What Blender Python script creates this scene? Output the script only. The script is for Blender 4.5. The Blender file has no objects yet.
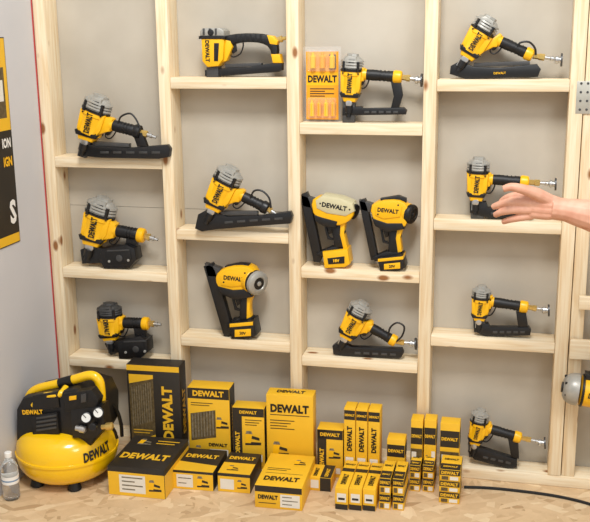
import bpy, bmesh, math, random
from mathutils import Matrix, Vector, Euler
random.seed(7)
scn=bpy.context.scene
COL=bpy.context.collection
CL=Vector((1.475,-2.7584,1.368)); CR=(1.3325,0.011,0.2327); F=938.0; CX,CY=295.0,261.0
RM=Euler(CR,'XYZ').to_matrix()
def ray(u,v): return RM@Vector(((u-CX)/F,-(v-CY)/F,-1))
def W(u,v,y=0.0):
    d=ray(u,v); return CL+d*((y-CL.y)/d.y)
def G(u,v,z=0.0):
    d=ray(u,v); return CL+d*((z-CL.z)/d.z)
def WX(u,v,x):
    d=ray(u,v); return CL+d*((x-CL.x)/d.x)
def proj(P):
    c=RM.transposed()@(Vector(P)-CL); return CX+F*c.x/-c.z, CY-F*c.y/-c.z
def S(u,v,y=0.0): return 10.0/(W(u+10,v,y)-W(u,v,y)).length   # px per metre
def lin(c): 
    c=c/255.0
    return c/12.92 if c<=0.04045 else ((c+0.055)/1.055)**2.4
# ---------------- materials
def mat(name,rgb,rough=.5,metal=0.0,var=.06,nscale=40,bump=0.0,spec=.5,stretch=None,trans=0.0,rgb2=None,detail=3,coat=0,alpha=1.0):
    m=bpy.data.materials.new(name); m.use_nodes=True; nt=m.node_tree; b=nt.nodes['Principled BSDF']
    c=[lin(x) for x in rgb]; c2=[lin(x) for x in rgb2] if rgb2 else [x*(1-var*2) for x in c]
    tc=nt.nodes.new('ShaderNodeTexCoord'); mp=nt.nodes.new('ShaderNodeMapping')
    if stretch: mp.inputs['Scale'].default_value=stretch
    n=nt.nodes.new('ShaderNodeTexNoise'); n.inputs['Scale'].default_value=nscale; n.inputs['Detail'].default_value=detail
    r=nt.nodes.new('ShaderNodeValToRGB'); r.color_ramp.elements[0].position=.3; r.color_ramp.elements[1].position=.7
    r.color_ramp.elements[0].color=(*c2,1); r.color_ramp.elements[1].color=(*c,1)
    nt.links.new(tc.outputs['Object'],mp.inputs[0]); nt.links.new(mp.outputs[0],n.inputs['Vector'])
    nt.links.new(n.outputs['Fac'],r.inputs[0]); nt.links.new(r.outputs[0],b.inputs['Base Color'])
    b.inputs['Roughness'].default_value=rough; b.inputs['Metallic'].default_value=metal
    b.inputs['Specular IOR Level'].default_value=spec; b.inputs['Transmission Weight'].default_value=trans
    b.inputs['Coat Weight'].default_value=coat; b.inputs['Alpha'].default_value=alpha
    if bump:
        bp=nt.nodes.new('ShaderNodeBump'); bp.inputs['Strength'].default_value=bump; bp.inputs['Distance'].default_value=.002
        nt.links.new(n.outputs['Fac'],bp.inputs['Height']); nt.links.new(bp.outputs[0],b.inputs['Normal'])
    return m
YEL=mat('yellow_plastic',(248,188,16),.36,var=.03,nscale=20)
YELB=mat('yellow_card',(238,186,40),.5,var=.03,nscale=15)
YELD=mat('yellow_paint',(252,200,14),.2,var=.02,nscale=8,coat=.4)
BLK=mat('black_plastic',(22,22,24),.4,var=.15,nscale=60,bump=.1)
BLKR=mat('black_rubber',(16,16,18),.5,var=.15,nscale=90,bump=.3)
BLKB=mat('black_card',(42,37,31),.5,var=.08,nscale=15)
GRY=mat('cast_aluminium',(172,170,162),.38,.25,var=.08,nscale=60,bump=.1)
GRYD=mat('dark_grey_metal',(84,84,84),.4,.5,var=.08,nscale=60)
CRM=mat('cream_grey_plastic',(206,198,160),.45,var=.04)
STL=mat('bright_steel',(200,200,198),.28,.8,var=.04)
BRS=mat('brass',(222,190,112),.3,.7,var=.05)
WHT=mat('white_print',(238,236,230),.5,var=.01)
WHTC=mat('white_card',(228,224,212),.55,var=.02)
RED=mat('red_tape',(190,60,50),.6,var=.05)
ARTG=mat('printed_grey',(140,130,108),.5,var=.3,nscale=120)
ARTD=mat('printed_brown',(110,92,58),.5,var=.3,nscale=90)
SEAMM=mat('panel_gap',(132,124,112),.8)
SKN=mat('skin',(228,178,152),.5,var=.07,nscale=30,rgb2=(210,150,124))
CLR=mat('clear_plastic',(250,250,250),.06,var=.0,alpha=.08)
WAT=mat('clear_bottle_plastic',(244,246,246),.05,trans=.9)
BLU=mat('blue_print',(120,150,180),.5)
GLS=mat('gauge_white',(230,230,225),.3,var=.01)
ORG=mat('orange_print',(244,166,22),.5,var=.05)
# wood
def wood(name,axis,c1,c2):
    m=bpy.data.materials.new(name); m.use_nodes=True; nt=m.node_tree; b=nt.nodes['Principled BSDF']
    tc=nt.nodes.new('ShaderNodeTexCoord'); oi=nt.nodes.new('ShaderNodeObjectInfo')
    ad=nt.nodes.new('ShaderNodeVectorMath'); ad.operation='ADD'
    ml=nt.nodes.new('ShaderNodeMath'); ml.operation='MULTIPLY'; ml.inputs[1].default_value=37
    nt.links.new(oi.outputs['Random'],ml.inputs[0]); nt.links.new(tc.outputs['Object'],ad.inputs[0]); nt.links.new(ml.outputs[0],ad.inputs[1])
    mp=nt.nodes.new('ShaderNodeMapping'); sc=[1,1,1]; sc[axis]=.05; mp.inputs['Scale'].default_value=sc
    nt.links.new(ad.outputs[0],mp.inputs[0])
    n=nt.nodes.new('ShaderNodeTexNoise'); n.inputs['Scale'].default_value=110; n.inputs['Detail'].default_value=5; n.inputs['Distortion'].default_value=.5
    n2=nt.nodes.new('ShaderNodeTexNoise'); n2.inputs['Scale'].default_value=10; n2.inputs['Detail'].default_value=3
    nt.links.new(mp.outputs[0],n.inputs['Vector']); nt.links.new(mp.outputs[0],n2.inputs['Vector'])
    r=nt.nodes.new('ShaderNodeValToRGB'); e=r.color_ramp.elements; e[0].position=.32; e[1].position=.62
    e[0].color=(*[lin(x) for x in c2],1); e[1].color=(*[lin(x) for x in c1],1)
    nt.links.new(n.outputs['Fac'],r.inputs[0])
    mk=nt.nodes.new('ShaderNodeMapping'); sk=[1,1,1]; sk[axis]=.5; mk.inputs['Scale'].default_value=sk
    nt.links.new(ad.outputs[0],mk.inputs[0])
    v=nt.nodes.new('ShaderNodeTexVoronoi'); v.inputs['Scale'].default_value=15
    nt.links.new(mk.outputs[0],v.inputs['Vector'])
    rk=nt.nodes.new('ShaderNodeValToRGB'); rk.color_ramp.elements[0].position=.09; rk.color_ramp.elements[1].position=.17
    nt.links.new(v.outputs['Distance'],rk.inputs[0])
    mx=nt.nodes.new('ShaderNodeMix'); mx.data_type='RGBA'
    mx.inputs[6].default_value=(lin(156),lin(104),lin(58),1)
    nt.links.new(rk.outputs[0],mx.inputs[0]); nt.links.new(r.outputs[0],mx.inputs[7])
    mz=nt.nodes.new('ShaderNodeMix'); mz.data_type='RGBA'; mz.blend_type='MULTIPLY'; mz.inputs[0].default_value=.22
    nt.links.new(mx.outputs[2],mz.inputs[6]); nt.links.new(n2.outputs['Fac'],mz.inputs[7])
    nt.links.new(mz.outputs[2],b.inputs['Base Color'])
    b.inputs['Roughness'].default_value=.62
    bp=nt.nodes.new('ShaderNodeBump'); bp.inputs['Strength'].default_value=.12; bp.inputs['Distance'].default_value=.001
    nt.links.new(n.outputs['Fac'],bp.inputs['Height']); nt.links.new(bp.outputs[0],b.inputs['Normal'])
    return m
WZ=wood('pine_vertical_grain',2,(252,236,203),(236,208,164))
WXM=wood('pine_horizontal_grain',0,(252,237,206),(237,211,169))
def floor_mat():
    m=bpy.data.materials.new('oriented_strand_board'); m.use_nodes=True; nt=m.node_tree; b=nt.nodes['Principled BSDF']
    tc=nt.nodes.new('ShaderNodeTexCoord'); cols=[]
    for rot in (.35,1.45,-.6):
        mr=nt.nodes.new('ShaderNodeMapping'); mr.inputs['Rotation'].default_value=(0,0,rot); mr.inputs['Location'].default_value=(rot*3,rot,0)
        mp=nt.nodes.new('ShaderNodeMapping'); mp.inputs['Scale'].default_value=(13,42,13)
        nt.links.new(tc.outputs['Object'],mr.inputs[0]); nt.links.new(mr.outputs[0],mp.inputs[0])
        v=nt.nodes.new('ShaderNodeTexVoronoi'); v.inputs['Scale'].default_value=1.0
        nt.links.new(mp.outputs[0],v.inputs['Vector'])
        sp=nt.nodes.new('ShaderNodeSeparateColor'); nt.links.new(v.outputs['Color'],sp.inputs[0]); cols.append(sp)
    r=[]
    for sp in cols:
        q=nt.nodes.new('ShaderNodeValToRGB'); e=q.color_ramp.elements
        e[0].color=(lin(184),lin(152),lin(112),1); e[1].color=(lin(232),lin(208),lin(170),1)
        k=e.new(.15); k.color=(lin(210),lin(180),lin(140),1); k=e.new(.8); k.color=(lin(221),lin(192),lin(152),1)
        nt.links.new(sp.outputs[0],q.inputs[0]); r.append(q)
    m1=nt.nodes.new('ShaderNodeMix'); m1.data_type='RGBA'
    g=nt.nodes.new('ShaderNodeMath'); g.operation='GREATER_THAN'; g.inputs[1].default_value=.5; nt.links.new(cols[0].outputs[1],g.inputs[0])
    nt.links.new(g.outputs[0],m1.inputs[0]); nt.links.new(r[0].outputs[0],m1.inputs[6]); nt.links.new(r[1].outputs[0],m1.inputs[7])
    m2=nt.nodes.new('ShaderNodeMix'); m2.data_type='RGBA'
    g=nt.nodes.new('ShaderNodeMath'); g.operation='GREATER_THAN'; g.inputs[1].default_value=.6; nt.links.new(cols[2].outputs[1],g.inputs[0])
    nt.links.new(g.outputs[0],m2.inputs[0]); nt.links.new(m1.outputs[2],m2.inputs[6]); nt.links.new(r[2].outputs[0],m2.inputs[7])
    n3=nt.nodes.new('ShaderNodeTexNoise'); n3.inputs['Scale'].default_value=2.2; n3.inputs['Detail'].default_value=10; n3.inputs['Roughness'].default_value=.8
    nt.links.new(tc.outputs['Object'],n3.inputs['Vector'])
    rr=nt.nodes.new('ShaderNodeValToRGB'); rr.color_ramp.elements[0].position=.35; rr.color_ramp.elements[1].position=.65
    rr.color_ramp.elements[0].color=(.7,.67,.63,1); rr.color_ramp.elements[1].color=(1,1,1,1); nt.links.new(n3.outputs['Fac'],rr.inputs[0])
    mz=nt.nodes.new('ShaderNodeMix'); mz.data_type='RGBA'; mz.blend_type='MULTIPLY'; mz.inputs[0].default_value=.7
    nt.links.new(m2.outputs[2],mz.inputs[6]); nt.links.new(rr.outputs[0],mz.inputs[7])
    nt.links.new(mz.outputs[2],b.inputs['Base Color']); b.inputs['Roughness'].default_value=.7
    return m
FLR=floor_mat()
PANEL=mat('panel_paper',(195,188,174),.75,var=.02,nscale=4,rgb2=(177,169,154),detail=12)
SIDE=mat('side_wall_paint',(205,204,206),.7,var=.02,nscale=3,rgb2=(198,197,198))
# ---------------- text
_tc={}
def tmesh(s,bold=.0):
    k=(s,bold)
    if k in _tc: return _tc[k]
    cu=bpy.data.curves.new('t','FONT'); cu.body=s; cu.offset=bold; cu.resolution_u=2; cu.space_character=1.02
    o=bpy.data.objects.new('t',cu); COL.objects.link(o); bpy.context.view_layer.update()
    me=bpy.data.meshes.new_from_object(o.evaluated_get(bpy.context.evaluated_depsgraph_get()))
    vs=[(v.co.x,v.co.y) for v in me.vertices]; fs=[tuple(p.vertices) for p in me.polygons]
    bpy.data.objects.remove(o); bpy.data.curves.remove(cu); bpy.data.meshes.remove(me)
    x0=min(v[0] for v in vs);x1=max(v[0] for v in vs);y0=min(v[1] for v in vs);y1=max(v[1] for v in vs)
    h=y1-y0
    vs=[((x-(x0+x1)/2)/h,(y-(y0+y1)/2)/h) for x,y in vs]
    _tc[k]=(vs,fs,(x1-x0)/h); return _tc[k]
# ---------------- mesh builder
class MB:
    def __init__(s): s.v=[];s.f=[];s.m=[];s.mats=[]
    def add(s,vs,fs,mt):
        if mt not in s.mats: s.mats.append(mt)
        k=s.mats.index(mt); n=len(s.v); s.v+=[Vector(v) for v in vs]
        for f in fs: s.f.append(tuple(i+n for i in f)); s.m.append(k)
    def rings(s,R,mt,cap=True,closed=False):
        n=len(R[0]); vs=[p for r in R for p in r]; fs=[]
        m=len(R)
        for i in range(m-1 if not closed else m):
            for j in range(n):
                a=i*n+j;b=i*n+(j+1)%n;c=((i+1)%m)*n+(j+1)%n;d=((i+1)%m)*n+j
                fs.append((a,b,c,d))
        if cap and not closed: fs.append(tuple(range(n))); fs.append(tuple((m-1)*n+j for j in range(n)))
        s.add(vs,fs,mt)
    def box(s,p0,dx,dy,dz,mt,bev=0.0):
        dx,dy,dz=Vector(dx),Vector(dy),Vector(dz); p0=Vector(p0)
        lx,ly,lz=dx.length,dy.length,dz.length
        ex,ey=dx/lx,dy/ly; ez=dz/lz; b=min(bev,lx/3,ly/3,lz/3)
        def rr(z,ins):
            pts=[]
            for (cx,cy,a0) in ((b,b,180),(lx-b,b,270),(lx-b,ly-b,0),(b,ly-b,90)):
                for k in range(3 if b>0 else 1):
                    a=math.radians(a0+45*k); r=b-ins
                    pts.append(p0+ex*(cx+r*math.cos(a))+ey*(cy+r*math.sin(a))+ez*z)
            return pts
        if b>0: s.rings([rr(0,b*.9),rr(b*.3,b*.3),rr(b,0),rr(lz-b,0),rr(lz-b*.3,b*.3),rr(lz,b*.9)],mt)
        else: s.rings([rr(0,0),rr(lz,0)],mt)
    def revolve(s,c,axis,prof,mt,n=24,sy=None):
        c=Vector(c); axis=Vector(axis).normalized()
        a=Vector((0,1,0)) if abs(axis.y)<.9 else Vector((1,0,0))
        n1=axis.cross(a).normalized(); n2=axis.cross(n1).normalized()
        k=sy or 1
        R=[[c+axis*d+n1*(max(r,1e-5)*math.cos(2*math.pi*j/n))+n2*(max(r,1e-5)*k*math.sin(2*math.pi*j/n)) for j in range(n)] for d,r in prof]
        s.rings(R,mt)
    def tube(s,pts,r,mt,n=10,smooth=4,closed=False,rs=None):
        P=[Vector(p) for p in pts]
        if smooth>1 and len(P)>2:
            Q=[];RS=[]
            for i in range(len(P)-1):
                p0=P[i-1] if i>0 else P[i]*2-P[i+1]; p1=P[i];p2=P[i+1]; p3=P[i+2] if i+2<len(P) else P[i+1]*2-P[i]
                for k in range(smooth):
                    t=k/smooth
                    Q.append(.5*((2*p1)+(p2-p0)*t+(2*p0-5*p1+4*p2-p3)*t*t+(3*p1-p0-3*p2+p3)*t**3))
                    if rs: RS.append(rs[i]*(1-t)+rs[i+1]*t)
            Q.append(P[-1]); 
            if rs: RS.append(rs[-1])
            P=Q; rs=RS if rs else None
        R=[];up=None
        for i,p in enumerate(P):
            d=(P[min(i+1,len(P)-1)]-P[max(i-1,0)]).normalized()
            if up is None:
                up=d.cross(Vector((.13,.98,.1))).normalized()
            up=(up-d*up.dot(d)).normalized(); o=d.cross(up)
            q=rs[i] if rs else r
            R.append([p+up*(q*math.cos(2*math.pi*j/n))+o*(q*math.sin(2*math.pi*j/n)) for j in range(n)])
        s.rings(R,mt)
    def text(s,st,o,ex,ey,h,mt,bold=.045,width=None,bend=None,maxw=None):
        vs,fs,asp=tmesh(st,bold); ex=Vector(ex).normalized(); ey=Vector(ey).normalized(); nz=ex.cross(ey)
        sx=h if width is None else width/asp
        if maxw and sx*asp>maxw: sx=maxw/asp
        out=[]
        for x,y in vs:
            p=Vector(o)+ex*(x*sx)+ey*(y*h)
            if bend:
                p-=nz*(bend-math.sqrt(max(bend*bend-(y*h)**2,0)))
            out.append(p)
        s.add(out,fs,mt)
    def prism(s,pts,yc,ht,mt,bev=.003,smooth=0):
        Q=[W(u,v,yc) for u,v in pts]; Q=[(q.x,q.z) for q in Q]
        for _ in range(smooth):
            N=[]
            for i in range(len(Q)):
                a=Q[i];b=Q[(i+1)%len(Q)]
                N+= [(a[0]*.75+b[0]*.25,a[1]*.75+b[1]*.25),(a[0]*.25+b[0]*.75,a[1]*.25+b[1]*.75)]
            Q=N
        A=sum(Q[i][0]*Q[(i+1)%len(Q)][1]-Q[(i+1)%len(Q)][0]*Q[i][1] for i in range(len(Q)))
        if A<0: Q=Q[::-1]
        n=len(Q); nr=[]
        for i in range(n):
            a=Vector(Q[i-1]);b=Vector(Q[i]);c=Vector(Q[(i+1)%n])
            d1=(b-a);d2=(c-b)
            d1=d1.normalized() if d1.length>1e-7 else Vector((1,0)); d2=d2.normalized() if d2.length>1e-7 else d1
            n1=Vector((-d1.y,d1.x));n2=Vector((-d2.y,d2.x)); m=n1+n2
            m=m/max(m.length_squared/2,.5) if m.length>1e-6 else n1
            nr.append(m)
        bev=min(bev,ht*.8)
        def rg(y,i): return [Vector((Q[k][0]+nr[k].x*i,yc+y,Q[k][1]+nr[k].y*i)) for k in range(n)]
        s.rings([rg(-ht,bev),rg(-ht+bev*.3,bev*.3),rg(-ht+bev,0),rg(ht-bev,0),rg(ht-bev*.3,bev*.3),rg(ht,bev)],mt)
    def lathe(s,p0,p1,prof,yc,mt,n=24,ds=1.0,dy=0):
        A=W(*p0,yc);B=W(*p1,yc);sc=S(*p0,yc); L=(B-A).length; ax=(B-A).normalized()
        s.revolve(A+Vector((0,dy,0)),ax,[(t*L,r/sc) for t,r in prof],mt,n,ds)
    def disc(s,c,r,yc,y0,y1,mt,n=28,bev=.15):
        A=W(*c,yc); R=r/S(*c,yc); b=R*bev
        A.y=y0; 
        s.revolve(A,(0,1,0),[(0,0),(0,R-b),(b*.3,R-b*.3),(b,R),(y1-y0-b,R),(y1-y0,R-b),(y1-y0,0)],mt,n)
    def obj(s,name,parent=None,org=None,bevel=None,ang=34):
        me=bpy.data.meshes.new(name); org=Vector(org) if org is not None else Vector((0,0,0))
        me.from_pydata([tuple(v-org) for v in s.v],[],s.f)
        for m in s.mats: me.materials.append(m)
        for p,k in zip(me.polygons,s.m): p.material_index=k
        bm=bmesh.new(); bm.from_mesh(me); bmesh.ops.recalc_face_normals(bm,faces=bm.faces); bm.to_mesh(me); bm.free()
        for p in me.polygons: p.use_smooth=True
        me.set_sharp_from_angle(angle=math.radians(ang))
        o=bpy.data.objects.new(name,me); COL.objects.link(o)
        if parent is not None: o.parent=parent
        else: o.location=org
        return o
def tag(o,label,cat,group=None):
    o['label']=label; o['category']=cat
    if group: o['group']=group
def emp(name,loc):
    e=bpy.data.objects.new(name,None); e.empty_display_size=.05; e.location=loc; COL.objects.link(e); return e
# ---------------- structure
def struct(name,p0,p1,mt):
    b=MB(); p0=Vector(p0);p1=Vector(p1);d=p1-p0
    b.box(p0,(d.x,0,0),(0,d.y,0),(0,0,d.z),mt); o=b.obj(name); o['kind']='structure'; return o
PX=.4064; BK=.089
struct('floor',(-.1,-3.2,-.05),(4.2,BK+.05,0),FLR)
SEAM=W(100,206,BK).z
struct('wall_back',(-.1,BK,SEAM+.0014),(4.2,BK+.02,2.6),PANEL)
struct('wall_back_lower',(-.1,BK,0),(4.2,BK+.02,SEAM),PANEL)
struct('wall_back_core',(-.1,BK+.002,SEAM+.0001),(4.2,BK+.019,SEAM+.0013),SEAMM)
struct('wall_left',(-.12,-3.0,0),(-.022,BK,2.6),SIDE)
def wood_box(name,p0,p1,mt,label,grp,cat):
    b=MB(); p0=Vector(p0);p1=Vector(p1);c=(p0+p1)/2; c.z=p0.z; d=p1-p0
    b.box(p0,(d.x,0,0),(0,d.y,0),(0,0,d.z),mt,.0025); o=b.obj(name,org=c); tag(o,label,cat,grp); return o
SX=[0,PX,2*PX,3*PX,4*PX]
PT=.036
for i,x in enumerate(SX):
    wood_box('wood_stud',(x-.019,0,PT),(x+.019,BK-.001,2.35),WZ,'upright pine wall stud with knots and rounded edges','wall studs','stud')
wood_box('wood_stud',(SX[4]+.0215,0.004,PT),(SX[4]+.0595,BK-.001,2.35),WZ,'second pine stud doubled up beside the end stud','wall studs','stud')
wood_box('wood_stud',(SX[4]+.38,0.0,PT),(SX[4]+.418,BK-.001,2.35),WZ,'upright pine wall stud with knots and rounded edges','wall studs','stud')
wood_box('bottom_plate',(-.019,0,0),(3.6,BK-.001,PT-.0005),WXM,'long pine bottom plate lying on the floor under the studs',None,'plank')
shelves={}
def shelf(k,bay,uv0,uv1,th=.034):
    z=(W(*uv0).z+W(*uv1).z)/2
    x0=SX[bay]+.0195; x1=SX[bay+1]-.0195
    o=wood_box('wood_shelf',(x0,0.0,z-th),(x1,BK-.001,z),WXM,'short pine shelf board nailed between two studs','pine shelves','shelf'); shelves[k]=z
shelf('a1',0,(50,156),(156,159)); shelf('a2',0,(54,266),(160,273)); shelf('a3',0,(60,354),(132,362))
shelf('b1',1,(160,76),(284,79)); shelf('b2',1,(167,227),(289,235)); shelf('b3',1,(172,334),(291,344))
shelf('c1',2,(294,122),(425,125)); shelf('c2',2,(299,265),(424,275)); shelf('c3',2,(301,353),(421,366))
shelf('d1',3,(436,79),(566,80)); shelf('d2',3,(433,217),(558,225)); shelf('d3',3,(432,334),(553,344))
a=W(579,295); c=W(579,308); wood_box('wood_rail',(a.x,-.018,c.z),(SX[4]+.418,-.0005,a.z),WXM,'pine rail screwed across the front of the studs','pine rails','rail')
a=W(570,338); c=W(570,357); RZ=a.z; wood_box('wood_rail',(a.x,-.018,c.z),(SX[4]+.418,-.0005,a.z),WXM,'wider pine rail screwed across the front of the studs','pine rails','rail')
shelves['d4']=PT
b=MB(); b.box((-.0215,-.004,.0),(.003,0,0),(0,.003,0),(0,0,2.1),RED); o=b.obj('red_tape_strip',org=(-.02,-.004,.0)); tag(o,'thin red chalk-line tape running up the corner stud','tape')
b=MB(); a=W(577,81,-.0); c=W(590,114,0); b.box((a.x,-.0005,c.z),(.06,0,0),(0,.0045,0),(0,0,a.z-c.z),mat('galvanised',(190,188,176),.45,.4),.001)
for i in range(2):
    for j in range(4): b.revolve((a.x+.012+.018*i,-.0005,c.z+.012+.024*j),(0,-1,0),[(0,.0035),(.0008,.0035),(.001,.002)],GRYD,10)
o=b.obj('metal_strap_plate',org=(a.x,-.0005,c.z)); tag(o,'galvanised nail plate with rows of holes fixed on the stud','bracket')
# ---------------- tools
class Tool:
    def __init__(s,yc): s.p={};s.yc=yc;s.order=[];s.lab={}
    def __getitem__(s,k):
        if k not in s.p: s.p[k]=MB(); s.order.append(k)
        return s.p[k]
    def finish(s,name,label,cat,z=None,group=None):
        vs=[v for k in s.order for v in s.p[k].v]
        zm=min(v.z for v in vs); dz=(z+.0004-zm) if z is not None else 0
        cx=(min(v.x for v in vs)+max(v.x for v in vs))/2
        for v in vs: v.z+=dz
        base=Vector((cx,s.yc,zm+dz)); e=emp(name,base); tag(e,label,cat,group)
        for k in s.order:
            o=s.p[k].obj(k.split('.')[0],e,base)
            if k in s.lab: o['label']=s.lab[k]
        return e
def V2(a): return Vector(a)
def face_text(mb,st,c,ang,hpx,yc,yf,mt,bend=None,bold=.045,maxw=None):
    P=W(*c,yc); sc=S(*c,yc); P.y=yf
    a=math.radians(ang); ex=Vector((math.cos(a),0,math.sin(a))); ey=Vector((-math.sin(a),0,math.cos(a)))
    mb.text(st,P,ex,ey,hpx/sc,mt,bold=bold,bend=bend,maxw=(maxw/sc if maxw else None))
def magdetail(M,l0,l1,yc,n=6,h=1.1,w=.09,mt=GRYD):
    l0=V2(l0);l1=V2(l1);d=l1-l0;p=Vector((-d.y,d.x)).normalized()*h
    for k in range(n):
        a=l0+d*(k+.15)/n; b_=l0+d*(k+.8)/n
        M.prism([a-p,b_-p,b_+p,a+p],yc,.0138,mt,.0006)
def pneu(label,z,c,n,rh,h0,h1,rg,fe,mag,yc=.03,post=None,hook=None,mtext=None,end=YEL,coil=None,capm=GRY,body_t=(.24,.6),nose=None,logo=True,magl=None,rail=None,slots=5,coup=False):
    rh*=1.05; rg*=1.06
    t=Tool(yc); c=V2(c);n=V2(n);ax=n-c;L=ax.length;d=ax/L;pr=Vector((-d.y,d.x))
    if pr.x<0: pr=-pr
    A=lambda q: c+ax*q
    sc=S(*c,yc); ds=min(1,.036/(rh/sc))
    B=t['body']
    b0,b1=body_t; R=rh*.95
    B.lathe(c,n,[(b0,R*.97),(b0+.02,R*1.0),(b0+.06,R*1.0),(b0+.07,R*.93),((b0+b1)/2,R*.9),(b1-.06,R*.86),(b1-.04,R*.9),(b1,R*.88),(b1+.01,R*.62),(b1+.1,R*.5),(b1+.1,R*.3)],yc,YEL,ds=ds)
    B.prism([A(b0)-pr*R*.98,A(b0)+pr*R*.98,A(b1-.1)+pr*R*.95,A(b1+.12)+pr*R*.55,A(b1+.12)-pr*R*.5,A(b1-.05)-pr*R*.85],yc,R/sc*ds*.7,YEL,.006)
    h0v,h1v=V2(h0),V2(h1); hd=(h1v-h0v).normalized(); hp=Vector((-hd.y,hd.x))
    if hp.y>0: hp=-hp
    B.prism([A(b0+.05),A(b0+.02)+pr*rh*.85,h0v+hp*rg*1.3,h0v+hd*3+hp*rg*1.15,h0v+hd*3-hp*rg*1.15,h0v-hp*rg*1.4,A(b1)+pr*rh*.6,A(b1)],yc,rg*.95/sc,YEL,.005)
    B.lathe(c,n,[(b0-.04,rh*.9),(b0-.035,rh*1.0),(b0-.005,rh*1.0),(b0+.005,rh*.9)],yc,BLK,ds=ds)
    for s_ in (-1,1):
        for q in (b0+.03,b1-.03):
            p_=A(q)+pr*R*.7*s_; P=W(p_.x,p_.y,yc); P.y=yc-R/sc*ds*.76; B.revolve(P,(0,-1,0),[(0,.0022),(.002,.0022),(.0022,.001)],BLK,8)
    B.prism([A(b1-.02)-pr*R*.9,A(b1-.02)+pr*R*.9,A(b1+.05)+pr*R*.72,A(b1+.05)-pr*R*.72],yc,R/sc*ds*.8,BLK,.002)
    if logo:
        ang=math.degrees(math.atan2(-d.y,d.x)); 
        if ang<-90: ang+=180
        face_text(B,'DEWALT',tuple(A((b0+b1)/2-.005)),ang,rh*.42,yc,yc-R/sc*1.0*ds-.001,BLK,bend=rh/sc,maxw=(b1-b0)*L*.84)
    C=t['cylinder_cap']; t.lab['cylinder_cap']='grey ribbed cast cap'
    pf=[(0,rh*.2),(0,rh*.55),(.015,rh*.7),(.03,rh*.76),(.05,rh*.86)]
    for k in range(3):
        q=.06+k*.045; pf+=[(q,rh*.97),(q+.026,rh*1.0),(q+.027,rh*.86),(q+.042,rh*.86)]
    pf+=[(b0-.045,rh*1.0),(b0-.04,rh*.6)]
    C.lathe(c,n,pf,yc,capm,ds=ds,n=24)
    C.prism([A(.04)-pr*rh*.6,A(-.01)-pr*rh*.3,A(-.0)+pr*rh*.4,A(b0-.05)+pr*rh*.55,A(b0-.05)-pr*rh*.6],yc,rh/sc*ds*.85,capm,.004)
    C.lathe(A(-.045),A(.02),[(0,rh*.35),(.1,rh*.5),(1,rh*.55)],yc,capm,ds=ds,n=8)
    C.prism([A(.05)-pr*rh*.2,A(.05)+pr*rh*.3,A(.12)+pr*rh*.3,A(.12)-pr*rh*.2],yc,rh/sc*ds*.9,BLK,.001)
    cc=A(.08)
    for s_ in (-1,1):
        q=cc+pr*rh*.62*s_; P=W(q.x,q.y,yc); P.y=yc-rh/sc*.8*ds
        P2=W(*(A(b0)+pr*rh*.62*s_),yc); P2.y=P.y
        C.tube([P,P2],rh*.12/sc,BLK,8,1)
    ns=t['nose']; t.lab['nose']='dark steel nosepiece'
    if nose: ns.prism(nose,yc,.011,GRYD,.002)
    else:
        ns.prism([A(b1+.05)-pr*rh*.36,A(b1+.05)+pr*rh*.4,n+pr*rh*.3,n-pr*rh*.26],yc,.012,GRYD,.002)
    ns.lathe(A(.78),A(.96),[(0,rh*.32),(.6,rh*.3),(.62,rh*.2),(1,rh*.2)],yc,BLK,n=12,dy=-.012)
    ns.disc(tuple(A(.74)),rh*.28,yc,yc-.022,yc-.01,STL,14)
    ns.tube([W(*(A(.66)-pr*rh*.3),yc-.014),W(*(A(.9)-pr*rh*.28),yc-.014)],rh*.07/sc,STL,6,1)
    H=t['handle']
    H.lathe(h0,h1,[(0,rg*.8),(.02,rg*1.05),(.12,rg*1.0),(.13,rg*.6)],yc,YEL)
    H.lathe(h0,h1,[(.1,rg*.5),(.1,rg*.93),(.3,rg*.98),(.55,rg*.86),(.75,rg*.98),(.8,rg*.9),(.8,rg*.4)],yc,BLKR)
    for k in range(5):
        q=.25+k*.1
        H.lathe(h0,h1,[(q,rg*.9),(q,rg*1.0),(q+.03,rg*1.0),(q+.03,rg*.9)],yc,BLKR,n=18)
    H.lathe(h0,h1,[(.79,rg*.5),(.79,rg*1.08),(.83,rg*1.18),(.97,rg*1.12),(1.0,rg*.9),(1.0,rg*.2)],yc,end)
    ft=t['air_fitting']; t.lab['air_fitting']='brass and steel air plug'
    ft.lathe(h1,fe,[(0,rg*.5),(.2,rg*.5),(.22,rg*.6),(.4,rg*.6),(.42,rg*.3)],yc,BRS,n=6)
    ft.lathe(h1,fe,[(.4,rg*.34),(.6,rg*.34),(.62,rg*.42),(.72,rg*.42),(.74,rg*.26),(1,rg*.24)],yc,STL,n=14)
    if coup:
        ft.lathe((fe[0]-7,fe[1]-.4),fe,[(0,rg*.5),(.1,rg*.72),(.45,rg*.72),(.5,rg*.55),(.9,rg*.55),(1,rg*.3)],yc,STL,n=14)
        ft.lathe((fe[0]-1.2,fe[1]),(fe[0]+.6,fe[1]),[(0,.5),(0,rg*1.2),(1,rg*1.2),(1,.5)],yc,GRYD,n=14)
    tr=t['trigger']; q=h0v+hd*1-hp*rg*.9
    tr.prism([q-hd*3,q+hd*3,q+hd*1.5-hp*5,q-hd*.5-hp*6.5,q-hd*2.5-hp*5],yc,.006,BLK,.0015)
    g=[q-hd*3-hp*3,q-hd*2.5-hp*8,q+hd*2-hp*9,q+hd*5-hp*5,q+hd*6.5]
    t['trigger_guard'].tube([W(p_.x,p_.y,yc) for p_ in g],.0022,BLK,8,3)
    M=t['magazine']
    if mag: M.prism(mag,yc,.0125,BLK,.002)
    if magl: magdetail(M,magl[0],magl[1],yc,slots)
    if rail: M.prism(rail,yc,.0095,GRYD,.001)
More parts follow.
